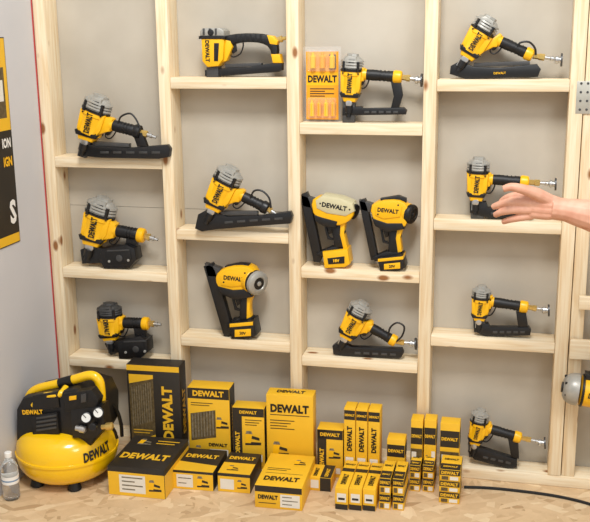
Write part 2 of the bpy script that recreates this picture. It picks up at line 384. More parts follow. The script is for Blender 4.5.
    if coil:
        M.prism(coil,yc,.028,BLK,.005)
        cu=sum(p[0] for p in coil)/len(coil); cv=sum(p[1] for p in coil)/len(coil)
        M.prism([(cu+(p[0]-cu)*.74,cv+(p[1]-cv)*.7) for p in coil],yc,.0305,BLKR,.002)
        M.prism([(cu-11,cv-7),(cu+11,cv-8),(cu+11,cv-6.5),(cu-11,cv-5.5)],yc,.032,GRYD,.0008)
        M.disc((cu+1,cv+1),3.2,yc,yc-.033,yc-.028,GRYD,bev=.15); M.disc((cu-9,cv+4),1.2,yc,yc-.033,yc-.028,GRY); M.disc((cu+10,cv+3),1.2,yc,yc-.033,yc-.028,GRY)
    if mtext:
        mp,ma,mh,ms,mm=mtext; face_text(M,ms,mp,ma,mh,yc,yc-.0131,mm,bold=.02)
    if post: t['bracket'].prism(post,yc,.009,BLK,.002)
    if hook:
        P=[W(u,v,yc-.012) for u,v in hook]; t['hook'].tube(P,.003,BLK,8,4)
    return t.finish('nail_gun',label,'nail gun',z,'nail guns on the shelves')
pneu('yellow framing nailer with long black angled magazine and rafter hook',shelves['a1'],(100,95),(82,154),13.5,(110,122),(141,130),5.2,(156,135),
  [(80,144),(86,140),(96,143),(132,145),(168,142),(171,146),(170,154),(160,156),(104,155),(80,153)],yc=-.014,hook=[(118,121),(121,114),(130,111),(136,117),(140,126)],end=BLK,post=[(133,130),(143,130),(148,144),(138,144)],magl=((100,149.5),(164,149.5)),rail=[(94,139),(130,141),(130,144.5),(94,143)])
pneu('yellow coil roofing nailer with boxy black nail canister',shelves['a2'],(104,204),(88,266),14.5,(114,234),(145,240),5.6,(158,244),
  [(82,253),(92,249),(108,252),(108,266),(84,267)],coil=[(105,251),(130,247),(138,251),(140,262),(133,270),(108,271),(102,262)],post=[(128,238),(140,240),(137,252),(126,250)])
pneu('compact yellow coil nailer with black top cap and canister',shelves['a3'],(109,305),(113,353),11.5,(121,323),(149,324),5,(161,325),
  [(106,343),(124,338),(124,350),(112,355)],coil=[(120,339),(143,334),(150,339),(151,350),(144,356),(122,357)],capm=GRYD,post=[(134,326),(146,326),(147,338),(136,338)])
pneu('yellow framing nailer propped on tilted black magazine with hook',shelves['b2'],(232,166),(206,222),13.5,(240,192),(268,206),5.0,(276,211),
  [(199,211),(208,206),(228,213),(262,212),(291,208),(293,213),(291,220),(250,223),(216,226),(203,228),(196,225)],yc=-.014,hook=[(250,196),(254,188),(262,188),(269,195),(271,205)],end=BLK,magl=((224,219),(286,214.5)),rail=[(222,208),(258,208),(258,212),(222,212)])
pneu('yellow brad nailer with black grip and straight lower magazine',shelves['c1'],(353,55),(349,118),11,(362,73),(402,76),5.2,(422,79),
  [(343,106),(362,105),(363,107),(404,106),(407,109),(406,113),(343,114)],nose=[(343,92),(356,92),(355,121),(343,121)],post=[(391,80),(401,81),(403,94),(399,107),(391,107),(394,95)],magl=((364,110.5),(400,110.5)),coup=True)
pneu('yellow angled finish nailer leaning on black angled magazine',shelves['c3'],(363,312),(339,358),11.5,(368,334),(396,350),4.8,(416,352),
  [(333,353),(340,348),(352,354),(402,356),(404,360),(401,365),(345,363),(334,361)],hook=[(388,345),(390,336),(397,331),(404,335),(402,344),(396,350)],magl=((354,359.5),(398,361.5)),coup=True)
pneu('yellow angled framing nailer with grey cap on top shelf',shelves['d1'],(490,16),(457,70),13,(497,37),(533,53),5.4,(562,57),
  [(451,63),(460,58),(474,64),(500,65),(537,61),(541,66),(538,74),(466,76),(450,71)],mtext=((500,70),2,2.2,'DEWALT',YEL),rail=[(474,60),(530,58),(530,62),(474,64)],hook=[(517,47),(520,40),(529,39),(535,45),(536,52)],coup=True)
pneu('upright yellow finish nailer with black and yellow grip',shelves['d2'],(479,157),(475,214),11.2,(488,177),(529,180),5.2,(556,182),
  [(470,200),(486,199),(488,205),(529,205),(533,209),(532,215),(490,216),(470,210)],nose=[(470,192),(483,192),(484,216),(471,216)],post=[(516,185),(527,186),(529,206),(520,205)],magl=((490,210.5),(528,210)),coup=True)
pneu('upright yellow brad nailer with black magazine and yellow handle end',shelves['d3'],(482,289),(478,334),9.5,(489,303),(528,309),5,(549,312),
  [(474,324),(488,324),(490,328),(529,328),(531,331),(530,336),(486,337),(474,332)],nose=[(473,317),(485,317),(486,333),(474,333)],post=[(516,313),(526,314),(528,329),(518,328)],magl=((492,332.5),(526,332.5)),coup=True)
pneu('small yellow pin nailer leaning on its black magazine',shelves['d4'],(481,413),(472,458),9,(487,430),(521,440),4.8,(545,445),
  [(468,452),(478,448),(510,458),(517,460),(517,468),(508,469),(474,460)],nose=[(468,444),(479,442),(479,458),(469,458)],post=[(508,440),(518,442),(519,460),(511,458)],magl=((482,457),(512,464)),slots=4,coup=True)
# stapler
t=Tool(.03); yc=.03; sc=S(240,50,yc)
B=t['body']; B.prism([(204,35),(207,33),(224,33),(227,37),(226,56),(221,63),(210,64),(205,58)],yc,.03,YEL,.005)
B.prism([(224,36),(232,38),(234,44),(228,58),(222,60)],yc,.018,YEL,.004)
face_text(B,'DEWALT',(210.5,48),-90,4.2,yc,yc-.0308,BLK,maxw=20)
B.prism([(217,40),(222,40),(221,58),(217,58)],yc,.0312,BLK,.0008)
C=t['cylinder_cap']; C.prism([(203,28),(206,25),(223,25),(227,28),(227,33),(203,33)],yc,.032,GRY,.004); C.disc((214,29.5),3,yc,yc-.035,yc-.03,BLK)
C.prism([(202,33),(228,33),(228,36),(202,36)],yc,.033,BLK,.002)
for k in range(3): C.prism([(206+k*6,25.5),(208+k*6,25.5),(208+k*6,32),(206+k*6,32)],yc,.0335,GRYD,.0006)
ns=t['nose']; ns.prism([(208,62),(220,62),(220,74),(208,74)],yc,.018,GRYD,.003)
H=t['handle']; H.prism([(222,34),(234,31),(250,30),(266,31),(276,35),(279,44),(278,54),(273,54),(270,44),(262,40),(250,39),(238,40),(224,45)],yc,.015,BLKR,.006,1)
for k in range(6): H.prism([(236+k*5,31.3),(238+k*5,31.2),(238+k*5,39),(236+k*5,39.2)],yc,.0158,BLK,.0006)
H.prism([(268,32),(274,33),(279,38),(278,42),(271,41)],yc,.017,YEL,.003)
H.prism([(272,51),(281,51),(283,60),(274,60)],yc,.017,YEL,.003)
tr=t['trigger']; tr.prism([(230,42),(236,41),(237,48),(233,51)],yc,.006,BLK,.0015)
t['trigger_guard'].tube([W(u,v,yc) for u,v in ((228,50),(233,54),(240,51),(243,44),(243,39))],.0022,BLK,8,3)
M=t['magazine']; M.prism([(206,67),(228,65),(250,64),(278,59),(283,60),(283,67),(278,69),(250,71),(210,74),(206,73)],yc,.014,BLK,.003)
magdetail(M,(230,69),(276,64.5),yc,5,.8); M.prism([(226,61),(262,60),(262,63),(226,65)],yc,.01,GRYD,.001)
ft=t['air_fitting']; ft.lathe((277,37),(286,35),[(0,2.6),(.35,2.6),(.36,3.2),(.6,3.2),(.62,1.8),(1,1.8)],yc,BRS,n=10)
t.finish('staple_gun','yellow and black crown stapler with long black grip and staple magazine','staple gun',shelves['b1'],'nail guns on the shelves')
# cordless
def cordless(label,z,layers,text,screws,magl,motor=None,yc=.03,ndet=8,du=0):
    t=Tool(yc); O=lambda p:(p[0]+du,p[1])
    for part,pts,ht,mt,bev,sm in layers: t[part].prism([O(p) for p in pts],yc,ht,mt,bev,sm)
    magdetail(t['magazine'],O(magl[0]),O(magl[1]),yc,ndet,.8)
    for st,c_,a,h,yf,col,mw,part in text: face_text(t[part],st,O(c_),a,h,yc,yc-yf,col,maxw=mw)
    for u,v,yf in screws: t['body'].disc(O((u,v)),.9,yc,yc-yf-.0008,yc-yf+.002,BLK,8)
    c_,r_,ax,segs=motor; sc=S(*c_,yc); P=W(*O(c_),yc); mp=t['motor_housing']; t.lab['motor_housing']='rounded motor housing with vented end cap'
    for prof,mt,n in segs: mp.revolve(P,ax,[(d/sc,q*r_/sc) for d,q in prof],mt,n)
    return t.finish('cordless_nail_gun',label,'nail gun',z,'nail guns on the shelves')
def endcap(capm,L):
    return [([(-6,.9),(-5,1.0),(L*.45,1.0),(L*.5,.95),(L*.5,.3)],YEL,28),([(L*.5,.9),(L*.5,.97),(L*.72,.97),(L*.72,.9)],BLK,28),([(L*.72,1.0),(L*.9,.96),(L*1.0,.8),(L*1.02,.55),(L*.96,.5),(L*.96,.1)],capm,28),([(L*.93,.5),(L*.98,.48),(L*.98,.2),(L*.93,.18)],BLK,20),([(L*.9,.22),(L*1.02,.18),(L*1.04,.02)],capm,16)]
cordless('yellow cordless framing nailer with silver-grey rear cap and slanted magazine',shelves['b3'],[
 ('magazine',[(205,273),(213,270),(217,277),(234,337),(230,343),(225,342)],.014,BLK,.002,0),
 ('nose',[(206,270),(222,275),(223,284),(209,283)],.014,GRYD,.002,0),
 ('body',[(218,281),(225,274),(240,271),(254,273),(259,281),(258,298),(250,303),(238,302),(225,297),(219,290)],.03,YEL,.007,1),
 ('body',[(223,281),(230,276),(246,275),(252,280),(250,290),(234,292),(224,290)],.034,YEL,.003,0),
 ('body',[(220,291),(236,295),(251,294),(255,302),(238,305),(224,299)],.033,BLK,.003,0),
 ('body',[(226,273),(240,270),(250,271),(250,275),(228,277)],.014,BLK,.003,0),
 ('handle',[(240,300),(255,300),(251,311),(253,327),(240,327),(243,312)],.018,YEL,.006,1),
 ('handle',[(242,304),(249,303),(248.5,326),(241,326)],.0205,BLKR,.004,0),
 ('trigger',[(235,303),(241,303),(241,311),(238,313)],.008,BLK,.002,0),
 ('trigger_guard',[(231,301),(233,301),(237,315),(242,317),(242,319),(235,317)],.004,BLK,.001,0),
 ('base_bracket',[(228,330),(240,324),(253,323),(254,328),(230,335)],.018,BLK,.003,0),
 ('battery',[(232,327),(256,325),(259,340),(252,343),(234,343)],.034,BLK,.004,0),
 ('battery',[(233,328),(256,326),(256,329.5),(233,331.5)],.0355,YEL,.001,0),
 ('battery',[(238,334),(254,333),(254,340),(238,341)],.0355,YEL,.001,0)],
 [('DEWALT',(237.5,283.5),-4,4.4,.0346,BLK,21,'body'),('20V',(246,337.2),0,3,.036,BLK,10,'battery')],[(227,287,.034),(248,278,.034),(224,296,.033)],((212,281),(229,336)),motor=((250,287),12,(1,-.75,-.12),endcap(GRY,15)))
cordless('cordless finish nailer with cream motor cover and yellow battery',shelves['c2'],[
 ('magazine',[(302,201),(309,198),(313,208),(324,262),(322,268),(316,267)],.014,BLK,.002,0),
 ('nose',[(303,200),(318,205),(317,215),(305,212)],.014,GRYD,.002,0),
 ('body',[(314,206),(322,201),(344,203),(355,208),(358,218),(352,227),(340,231),(328,229),(317,221)],.03,YEL,.007,1),
 ('body',[(319,205),(326,200),(344,203),(356,208),(358,216),(349,221),(330,218),(320,213)],.034,CRM,.006,0),
 ('body',[(317,219),(326,222),(341,226),(339,232),(328,231),(319,226)],.032,BLK,.003,0),
 ('handle',[(332,227),(348,226),(346,238),(350,254),(337,256),(335,240)],.018,BLKR,.006,1),
 ('handle',[(343,228),(348,227),(346.5,238),(350,253),(346,254),(342.5,240)],.0198,YEL,.002,0),
 ('trigger',[(328,230),(334,230),(335,239),(331,240)],.008,BLK,.002,0),
 ('trigger_guard',[(325,229),(327,229),(331,243),(336,245),(336,247),(329,245)],.004,BLK,.001,0),
 ('base_bracket',[(319,258),(334,252),(349,251),(350,256),(321,262)],.018,BLK,.003,0),
 ('battery',[(326,256),(351,253),(353,268),(348,271),(328,272)],.034,YEL,.004,0),
 ('battery',[(331,262),(348,260),(348,267),(332,268)],.0355,BLK,.001,0)],
 [('DEWALT',(338,211),-9,4.8,.0346,BLK,25,'body'),('18V',(340,264.2),4,3.2,.036,YEL,10,'battery')],[(324,208,.034),(353,214,.034),(322,223,.032)],((307,208),(319,261)),
 motor=((351,216),9,(1,-.45,-.3),[([(-6,.8),(-3,1.0),(4,1.0),(5,.9),(5,.3)],CRM,24),([(4,.85),(5,.9),(7,.86),(8,.6),(8.2,.1)],BLK,24)]),du=-1.5)
cordless('yellow brushless cordless nailer with black motor and battery',shelves['c2'],[
 ('magazine',[(363,205),(369,203),(372,212),(381,258),(380,264),(375,264)],.014,BLK,.002,0),
 ('nose',[(363,204),(377,208),(377,217),(364,214)],.014,GRYD,.002,0),
 ('body',[(374,210),(384,204),(402,203),(411,207),(414,216),(411,229),(406,231),(392,232),(379,226)],.03,YEL,.007,1),
 ('body',[(380,209),(388,205),(402,205),(407,210),(405,220),(388,222),(380,218)],.034,YEL,.004,0),
 ('body',[(377,221),(392,226),(407,226),(409,232),(392,235),(380,229)],.032,BLK,.003,0),
 ('body',[(384,203),(402,200),(410,203),(410,207),(386,207)],.014,BLK,.003,0),
 ('handle',[(391,229),(408,229),(404,241),(405,257),(392,258),(393,242)],.018,BLKR,.006,1),
 ('handle',[(402,229),(408,229),(404.5,241),(406,255),(402,256),(400,242)],.0198,YEL,.002,0),
 ('trigger',[(386,232),(392,232),(392,241),(389,242)],.008,BLK,.002,0),
 ('trigger_guard',[(383,230),(385,230),(388,245),(393,247),(393,249),(386,247)],.004,BLK,.001,0),
 ('base_bracket',[(376,261),(390,255),(405,255),(406,259),(379,265)],.018,BLK,.003,0),
 ('battery',[(382,260),(407,257),(410,270),(403,273),(385,273)],.034,BLK,.004,0),
 ('battery',[(383,261),(408,258.5),(408,261.5),(383,264)],.0355,YEL,.001,0),
 ('battery',[(389,266),(405,264.5),(405,270.5),(389,271.5)],.0355,YEL,.001,0)],
 [('DEWALT',(393,213.5),-5,4.4,.0346,BLK,21,'body'),('20V',(397,268.2),3,3,.036,BLK,10,'battery')],[(383,217,.034),(403,208,.034),(380,225,.032)],((367,212),(376,259)),
 motor=((408,217),10,(1,-.5,-.15),endcap(BLK,11)),du=-3.5)
# partly seen tool hanging on the rail
t=Tool(-.06); yc=-.06
t['body'].lathe((572,388.5),(660,403),[(.09,12),(.1,16),(.4,17),(.55,12),(.7,9),(.7,3)],yc,YEL)
t['body'].lathe((572,388.5),(660,403),[(.1,16.6),(.105,17.4),(.125,17.4),(.13,16.6)],yc,BLK)
t['body'].prism([(585,372),(600,374),(602,380),(585,379)],yc,.02,BLK,.003)
face_text(t['body'],'DEWALT',(598,392),-10,6,yc,yc-.0505,BLK,maxw=22)
C=t['cylinder_cap']; C.lathe((563,387),(658,403),[(0,2),(0,9),(.015,11.5),(.03,13.5),(.06,15.5),(.1,16.6),(.13,16.8),(.16,16.9),(.165,12)],yc,GRY,n=30)
C.lathe((561.5,386.7),(566,387.5),[(0,2),(0,5.5),(.9,5.5),(1,3)],yc,BLK,n=16)
for k in range(6):
    a=2*math.pi*k/6+.3; q=W(566,387.5,yc)+Vector((0,math.cos(a)*.034,math.sin(a)*.034)); C.revolve(q,(-1,0,0),[(-.004,.004),(.004,.004),(.005,.002)],BLK,6)
t['handle'].lathe((604,398),(612,450),[(0,6),(.1,6),(.8,5.5),(1,6.5),(1,2)],yc,BLKR)
hx=W(600,378,-.05).x; t['hook'].tube([(hx,-.06,W(600,378,-.05).z),(hx,-.045,RZ-.05),(hx,-.026,RZ-.02),(hx,-.023,RZ+.003),(hx,-.012,RZ+.006),(hx,-.004,RZ+.0045)],.0038,BLK)
t.finish('nail_gun','yellow nail gun with round grey cap hooked over a rail','nail gun',None,'nail guns on the shelves')
# blister pack
yb=.045; pk=emp('blister_pack',W(322,119,yb)) 
def R4(mb,u0,v0,u1,v1,y,th,mt,bev=.0005):
    a=W(u0,v1,y);c=W(u1,v0,y); mb.box((a.x,y-th,a.z),(c.x-a.x,0,0),(0,th,0),(0,0,c.z-a.z),mt,bev)
bb=MB(); R4(bb,303.5,44,341,119,yb,.0012,CLR); R4(bb,306.5,49,338.5,117,yb-.0012,.0006,ORG,0); R4(bb,306.5,70,338.5,83,yb-.0018,.0004,YEL,0)
face_text(bb,'DEWALT',(322.5,76.5),0,7,yb,yb-.0029,BLK,maxw=29)
for k in range(3): R4(bb,309+k*10,52,316+k*10,67,yb-.0018,.0004,(YELB,YEL,ARTD)[k],0)
for k in range(4): R4(bb,310,86+k*2.4,334-(k%2)*9,87+k*2.4,yb-.0018,.0004,BLKB,0)
z0=min(v.z for v in bb.v); dz=shelves['c1']+.0005-z0; base=Vector((W(322,119,yb).x,yb,shelves['c1']))
c1=MB(); R4(c1,308,47,337,69,yb-.0025,.02,CLR,.006); c2=MB(); R4(c2,308,95,337,116,yb-.0025,.016,CLR,.006)
parts=[(bb,'printed_card'),(c1,'clear_blister'),(c2,'clear_blister')]
for k in range(4):
    dd=MB(); dd.revolve(W(312+k*7,114,yb-.011),(0,0,1),[(0,.005),(.001,.008),(.038,.008),(.042,.004),(.05,.003)],(YEL,ORG,YEL,ORG)[k],12); parts.append((dd,'accessory'))
for k in range(3):
    dd=MB(); dd.revolve(W(313+k*9.5,66,yb-.012),(0,0,1),[(0,.006),(.001,.009),(.034,.009),(.038,.005),(.046,.004)],(YEL,ORG,YEL)[k],12); parts.append((dd,'accessory'))
pk.location=base; tag(pk,'clear blister pack with orange-yellow card standing behind a nailer','package')
for m,nm in parts:
    for v in m.v: v.z+=dz
    m.obj(nm,pk,base)
# ---------------- boxes
def bis(fn,lo,hi):
    a=fn(lo)
    for _ in range(40):
        m=(lo+hi)/2
        if (fn(m)>0)==(a>0): lo=m
        else: hi=m
    return (lo+hi)/2
class Bx:
    def __init__(s,u0,u1,vtop,vbot=None,y=None,depth=.1,yaw=0,zb=0,h=None):
        if y is None: P=G(u0,vbot,zb)
        else: 
            P=W(u0,vtop,y); P.z=zb
        s.P=P; a=math.radians(yaw); s.dx=Vector((math.cos(a),math.sin(a),0)); s.dy=Vector((-math.sin(a),math.cos(a),0)); s.d=depth
        s.h=h or bis(lambda h: vtop-proj(P+s.dx*.05+Vector((0,0,h)))[1],.005,1.0)
        s.w=bis(lambda w: proj(P+s.dx*w+Vector((0,0,s.h)))[0]-u1,.005,.8)
        s.mb=MB(); s.st=None
    def body(s,mt,mt2=None,split=None):
        z=Vector((0,0,s.h)); s.mb.box(s.P,s.dx*s.w,s.dy*s.d,z,mt,.0015); return s
    def fr(s,face):
        z=Vector((0,0,1))
        if face=='f': return s.P,s.dx,z,-s.dy,s.w,s.h
        if face=='t': return s.P+z*s.h,s.dx,s.dy,z,s.w,s.d
        if face=='r': return s.P+s.dx*s.w,s.dy,z,s.dx,s.d,s.h
        if face=='l': return s.P+s.dy*s.d,-s.dy,z,-s.dx,s.d,s.h
    def rect(s,face,a0,b0,a1,b1,mt,lift=.0004,mb=None):
        s.quad(face,[(a0,b0),(a1,b0),(a1,b1),(a0,b1)],mt,lift,mb)
    def quad(s,face,pts,mt,lift=.0004,mb=None):
        o,ex,ey,n,w,h=s.fr(face); e=.0008
        q=lambda a,b:o+ex*min(max(a*w,e),w-e)+ey*min(max(b*h,e),h-e)+n*lift
        (mb or s.mb).add([q(*p) for p in pts],[tuple(range(len(pts)))],mt)
    def tool(s,face,a,b,k,lift=.0007,bk=None):
        o,ex,ey,n,w,h=s.fr(face); asp=w/h; dk=bk or BLKB
        def Q(pts,mt,l): s.quad(face,[(a+x*k,b+y*k*asp) for x,y in pts],mt,lift+l)
        Q([(-.5,-.45),(.5,-.4),(.5,-.22),(-.5,-.22)],dk,0)
        Q([(-.5,-.3),(-.15,-.3),(-.05,.3),(-.45,.3)],YEL,.0002); Q([(-.47,.3),(-.03,.3),(-.1,.5),(-.4,.5)],ARTG,.0002)
        Q([(-.1,.0),(.4,-.1),(.4,.08),(-.08,.2)],dk,.0001)
    def lines(s,face,a0,b0,a1,n,db,mt=BLKB,lift=.0008):
        for k in range(n): s.rect(face,a0,b0-k*db,a1-(k%3)*(a1-a0)*.15,b0-k*db+db*.28,mt,lift)
    def text(s,face,st,a,b,hh,mt,rot=0,maxw=None,lift=.0011,bold=.05,mb=None):
        o,ex,ey,n,w,h=s.fr(face); r=math.radians(rot)
        X=ex*math.cos(r)+ey*math.sin(r); Y=-ex*math.sin(r)+ey*math.cos(r)
        (mb or s.mb).text(st,o+ex*a*w+ey*b*h+n*lift,X,Y,hh,mt,bold=bold,maxw=maxw)
    def sticker(s,face,a0,b0,a1,b1,lines=3):
        s.st=MB(); s.rect(face,a0,b0,a1,b1,WHTC,.0006,s.st)
        for k in range(lines):
            bb=b0+(b1-b0)*(k+.7)/(lines+.5)
            s.rect(face,a0+(a1-a0)*.1,bb,a0+(a1-a0)*(.9 if k%2 else .6),bb+(b1-b0)*.07,ARTG,.0009,s.st)
    def done(s,label,group='nail boxes on the floor',name='nail_box'):
        o=s.mb.obj(name,org=s.P); tag(o,label,'box',group)
        if s.st:
            k=s.st.obj('sticker',o,s.P); k['label']='white printed sticker'
        return o
YB=-.075
x=Bx(126,179,365,y=YB,depth=.068,yaw=3).body(BLKB)
x.rect('f',.0,.94,1,1,YELB); x.rect('f',.04,.05,.5,.9,ARTD); x.quad('f',[(.04,.05),(.5,.05),(.5,.26),(.04,.16)],YELB,.0006); x.quad('f',[(.04,.8),(.5,.86),(.5,.9),(.04,.9)],YELB,.0006)
for k in range(9): x.rect('f',.08+k*.044,.34+k*.008,.095+k*.044,.76+k*.008,ARTG,.0009)
x.text('f','DEWALT',.75,.5,.036,YELB,90,maxw=x.h*.72); x.text('r','DEWALT',.5,.5,.03,YELB,90,maxw=x.h*.6); x.rect('f',.5,0,1,.05,YELB); x.lines('f',.08,.3,.45,2,.03,YELB,.0009)
x.done('tall black nail box with large yellow sideways lettering and nail picture')
x=Bx(187,229,388,y=YB,depth=.068,yaw=3).body(YELB)
x.rect('f',0,.86,1,1,BLKB); x.quad('f',[(.06,.3),(.66,.36),(.66,.72),(.06,.66)],ARTD,.0006)
for k in range(8): x.quad('f',[(.09+k*.07,.33+k*.008),(.12+k*.07,.333+k*.008),(.12+k*.07,.66+k*.008),(.09+k*.07,.657+k*.008)],ARTG,.0009)
x.text('f','DEWALT',.5,.93,.02,YELB,0,maxw=x.w*.8); x.lines('f',.08,.8,.6,2,.03); x.tool('f',.82,.55,.3); x.tool('f',.3,.16,.3); x.rect('f',.5,.06,.94,.2,WHTC); x.lines('f',.54,.16,.9,2,.04,ARTG,.0007); x.text('f','DEWALT',.7,.26,.012,BLK,maxw=x.w*.45); x.rect('r',0,0,1,1,BLKB); x.text('r','DEWALT',.5,.55,.022,YELB,90,maxw=x.h*.6); x.rect('f',0,0,1,.04,BLKB)
x.done('tall yellow and black staple box printed with a row of nails')
x=Bx(232,264,408,y=YB-.005,depth=.06,yaw=3).body(YELB)
x.rect('f',.0,0,.3,.86,BLKB); x.rect('f',0,.86,1,1,BLKB); x.text('f','DEWALT',.15,.42,.015,YELB,90,maxw=x.h*.6); x.tool('f',.64,.5,.5); x.rect('f',.4,.12,.92,.24,WHTC,.0006); x.lines('f',.4,.8,.92,3,.04); x.text('f','DEWALT',.5,.93,.011,YELB,maxw=x.w*.7); x.rect('r',0,0,1,1,BLKB)
x.done('medium yellow nail box with black side band and tool picture')
x=Bx(266,313,395,y=YB-.01,depth=.06,yaw=3).body(YELB)
x.text('f','DEWALT',.5,.83,.028,BLK,maxw=x.w*.82); x.rect('f',.08,.74,.92,.75,BLKB); x.lines('f',.08,.67,.6,4,.035); x.tool('f',.3,.3,.35); x.rect('f',.58,.05,.95,.17,WHTC); x.lines('f',.6,.13,.9,3,.03,ARTG,lift=.0009); x.text('t','DEWALT',.5,.5,.022,BLK,maxw=x.w*.6)
x.done('tall plain yellow nail box with bold black lettering near the top')
x=Bx(317,343,430,y=YB-.01,depth=.06,yaw=2).body(YELB)
x.rect('f',0,0,.36,1,BLKB); x.rect('f',0,.8,1,1,BLKB); x.text('f','DEWALT',.5,.9,.012,YELB,maxw=x.w*.8); x.text('f','DEWALT',.18,.38,.014,YELB,90,maxw=x.h*.6); x.tool('f',.68,.5,.45); x.rect('f',.45,.08,.9,.2,WHTC); x.rect('r',0,0,1,1,BLKB)
x.done('small yellow and black nail box standing between taller boxes')
for k,(a,c_) in enumerate(((344,355.3),(356,367.5),(368.3,380))):
    x=Bx(a,c_,409+k,y=YB-.012,depth=.055,yaw=0).body(YELB)
    x.rect('f',0,.84,1,.97,BLKB); x.text('f','DEWALT',.5,.905,.008,YELB,maxw=x.w*.85); x.rect('f',.0,0,1,.2,BLKB); x.text('f','DEWALT',.5,.58,.016,BLK,90,maxw=x.h*.4); x.rect('f',.15,.24,.85,.32,WHTC,.0006)
    x.done('slim upright yellow brad nail box with black ends','slim brad boxes')
def small(x,lab,grp,k=0):
    x.body(YELB); x.rect('f',0,.62,1,.88,BLKB); x.text('f','DEWALT',.5,.75,.011,YELB,maxw=x.w*.85)
    if k%2==0: x.tool('f',.36,.42,.4); x.rect('f',.64,.28,.94,.52,WHTC); x.rect('f',.0,0,1,.2,BLKB)
    else: x.rect('f',.0,.3,1,.55,ARTD); x.lines('f',.1,.24,.9,3,.06); x.rect('f',.1,.36,.5,.5,WHTC,.0007)
    x.rect('r',0,.62,1,.88,BLKB); x.done(lab,grp)
small(Bx(387,405,440,y=YB-.02,depth=.05,yaw=0),'small yellow brad box with black lettered band','small pin nail boxes')
for k,(a,c_,vt) in enumerate(((411,423,421),(424.5,436.5,421),(440.5,460,424))):
    small(Bx(a,c_,vt,y=YB+.01,depth=.05,yaw=0),'upright small yellow pin nail box with black lettered band','small pin nail boxes',k+1)
def front(u0,u1,vt,vb,yaw=3,yb=YB-.004):
    x=Bx(u0,u1,vt,vbot=vb,yaw=yaw); x.d=(yb-x.P.y-abs(math.sin(math.radians(yaw)))*x.w)*.98; return x
x=front(109,164,467,494,1,YB-.025).body(BLKB); x.text('t','DEWALT',.5,.35,.04,YELB,maxw=x.w*.85); x.tool('t',.3,.8,.25,bk=ARTG); x.lines('t',.5,.85,.9,2,.08,YELB); x.rect('f',0,.0,1,.82,YELB); x.sticker('f',.2,.12,.66,.74,4); x.tool('f',.83,.42,.22); x.rect('r',0,0,1,.8,YELB)
x.done('black-topped nail box lying flat with yellow front and white sticker')
x=front(173,213,471,488,2,YB-.012).body(BLKB); x.quad('t',[(.0,.0),(1,.0),(1,.3),(0,.4)],YELB); x.text('t','DEWALT',.5,.65,.026,YELB,maxw=x.w*.8); x.rect('f',0,0,1,.88,YELB); x.sticker('f',.1,.12,.5,.8,2); x.tool('f',.75,.45,.3)
x.done('flat yellow and black nail box with a small white sticker')
x=front(218,250,474,491,2,YB-.014).body(BLKB); x.rect('t',0,0,1,.5,YELB); x.tool('t',.4,.25,.35); x.text('t','DEWALT',.5,.72,.022,YELB,maxw=x.w*.8); x.rect('f',.0,0,1,.85,YELB); x.rect('f',.08,.15,.5,.7,WHTC,.0006); x.tool('f',.75,.45,.3)
x.done('flat black nail box with yellow front panel')
x=front(255,302,486,507,2,YB-.016).body(YELB); x.rect('f',0,.72,1,1,BLKB); x.text('f','DEWALT',.28,.5,.014,BLK,maxw=x.w*.42); x.lines('f',.08,.22,.45,1,.1); x.sticker('f',.54,.1,.95,.66,3); x.text('t','DEWALT',.5,.22,.028,BLK,maxw=x.w*.75); x.rect('t',.1,.38,.9,.39,BLKB); x.lines('t',.1,.52,.6,2,.05); x.tool('t',.75,.75,.25)
x.done('long flat yellow nail box with white sticker on its end')
x=front(309,331,478,490,1,YB-.015).body(YELB); x.rect('f',.5,0,1,1,BLKB); x.rect('f',.08,.2,.44,.8,WHTC,.0006); x.rect('t',.5,0,1,1,BLKB); x.text('t','DEWALT',.25,.4,.012,BLK,90,maxw=x.d*.6); x.text('t','DEWALT',.75,.4,.012,YELB,90,maxw=x.d*.6)
x.done('small flat yellow and black nail box')
for (a,c_) in ((335,348),(348.8,361.8),(362.6,375.6)):
    x=front(a,c_,489+(a-336)*.05,509+(a-336)*.05,0,YB-.016).body(YELB); x.rect('f',0,.0,1,.25,BLKB); x.rect('f',.15,.35,.85,.75,WHTC); x.rect('f',.25,.45,.75,.55,BLKB,.0006); x.text('t','DEWALT',.5,.3,.016,BLK,90,maxw=x.d*.35); x.rect('t',0,.58,1,.7,BLKB); x.text('t','DEWALT',.5,.84,.01,BLK,0,maxw=x.w*.8)
    x.done('slim yellow brad box lying with its end facing out','slim brad boxes')
def stack(u0,u1,vt,vb,n,dpt,lab,yaw=0):
    x0=Bx(u0,u1,vt,vbot=vb,yaw=0); hh=x0.h/n-.001
    for k in range(n):
        x=Bx(u0,u1,vt,vbot=vb,yaw=yaw); x.P=x0.P+Vector((0,0,k*(hh+.0008))); x.P.x+=random.uniform(-.0012,.0012); x.P.y+=random.uniform(0,.004); x.h=hh; x.w=x0.w-.0024; x.d=dpt
        x.body(YELB)
        x.rect('f',0,.5,1,.97,BLKB); x.text('f','DEWALT',.5,.73,.0105,YELB,maxw=x.w*.85); x.rect('t',.0,.0,1,.4,BLKB); x.text('t','DEWALT',.5,.7,.012,BLK,maxw=x.w*.7); x.text('t','DEWALT',.5,.2,.01,YELB,maxw=x.w*.7)
        x.rect('f',.5,.1,.9,.4,WHTC,.0006); x.rect('f',.1,.1,.42,.4,ARTD,.0006); x.rect('r',0,.5,1,.95,BLKB)
        x.done(lab,'stacked small brad boxes')
stack(379,391.5,479,509,2,.12,'small yellow and black brad box in a stack')
stack(392.5,405,480,510,2,.12,'small yellow and black brad box in a stack')
stack(409.5,421.5,466,491,2,.08,'small yellow and black pin box in a stack')
stack(422.5,435,466,492,2,.08,'small yellow and black pin box in a stack')
stack(438.5,461,470,503,3,.1,'small yellow staple box in a stack')
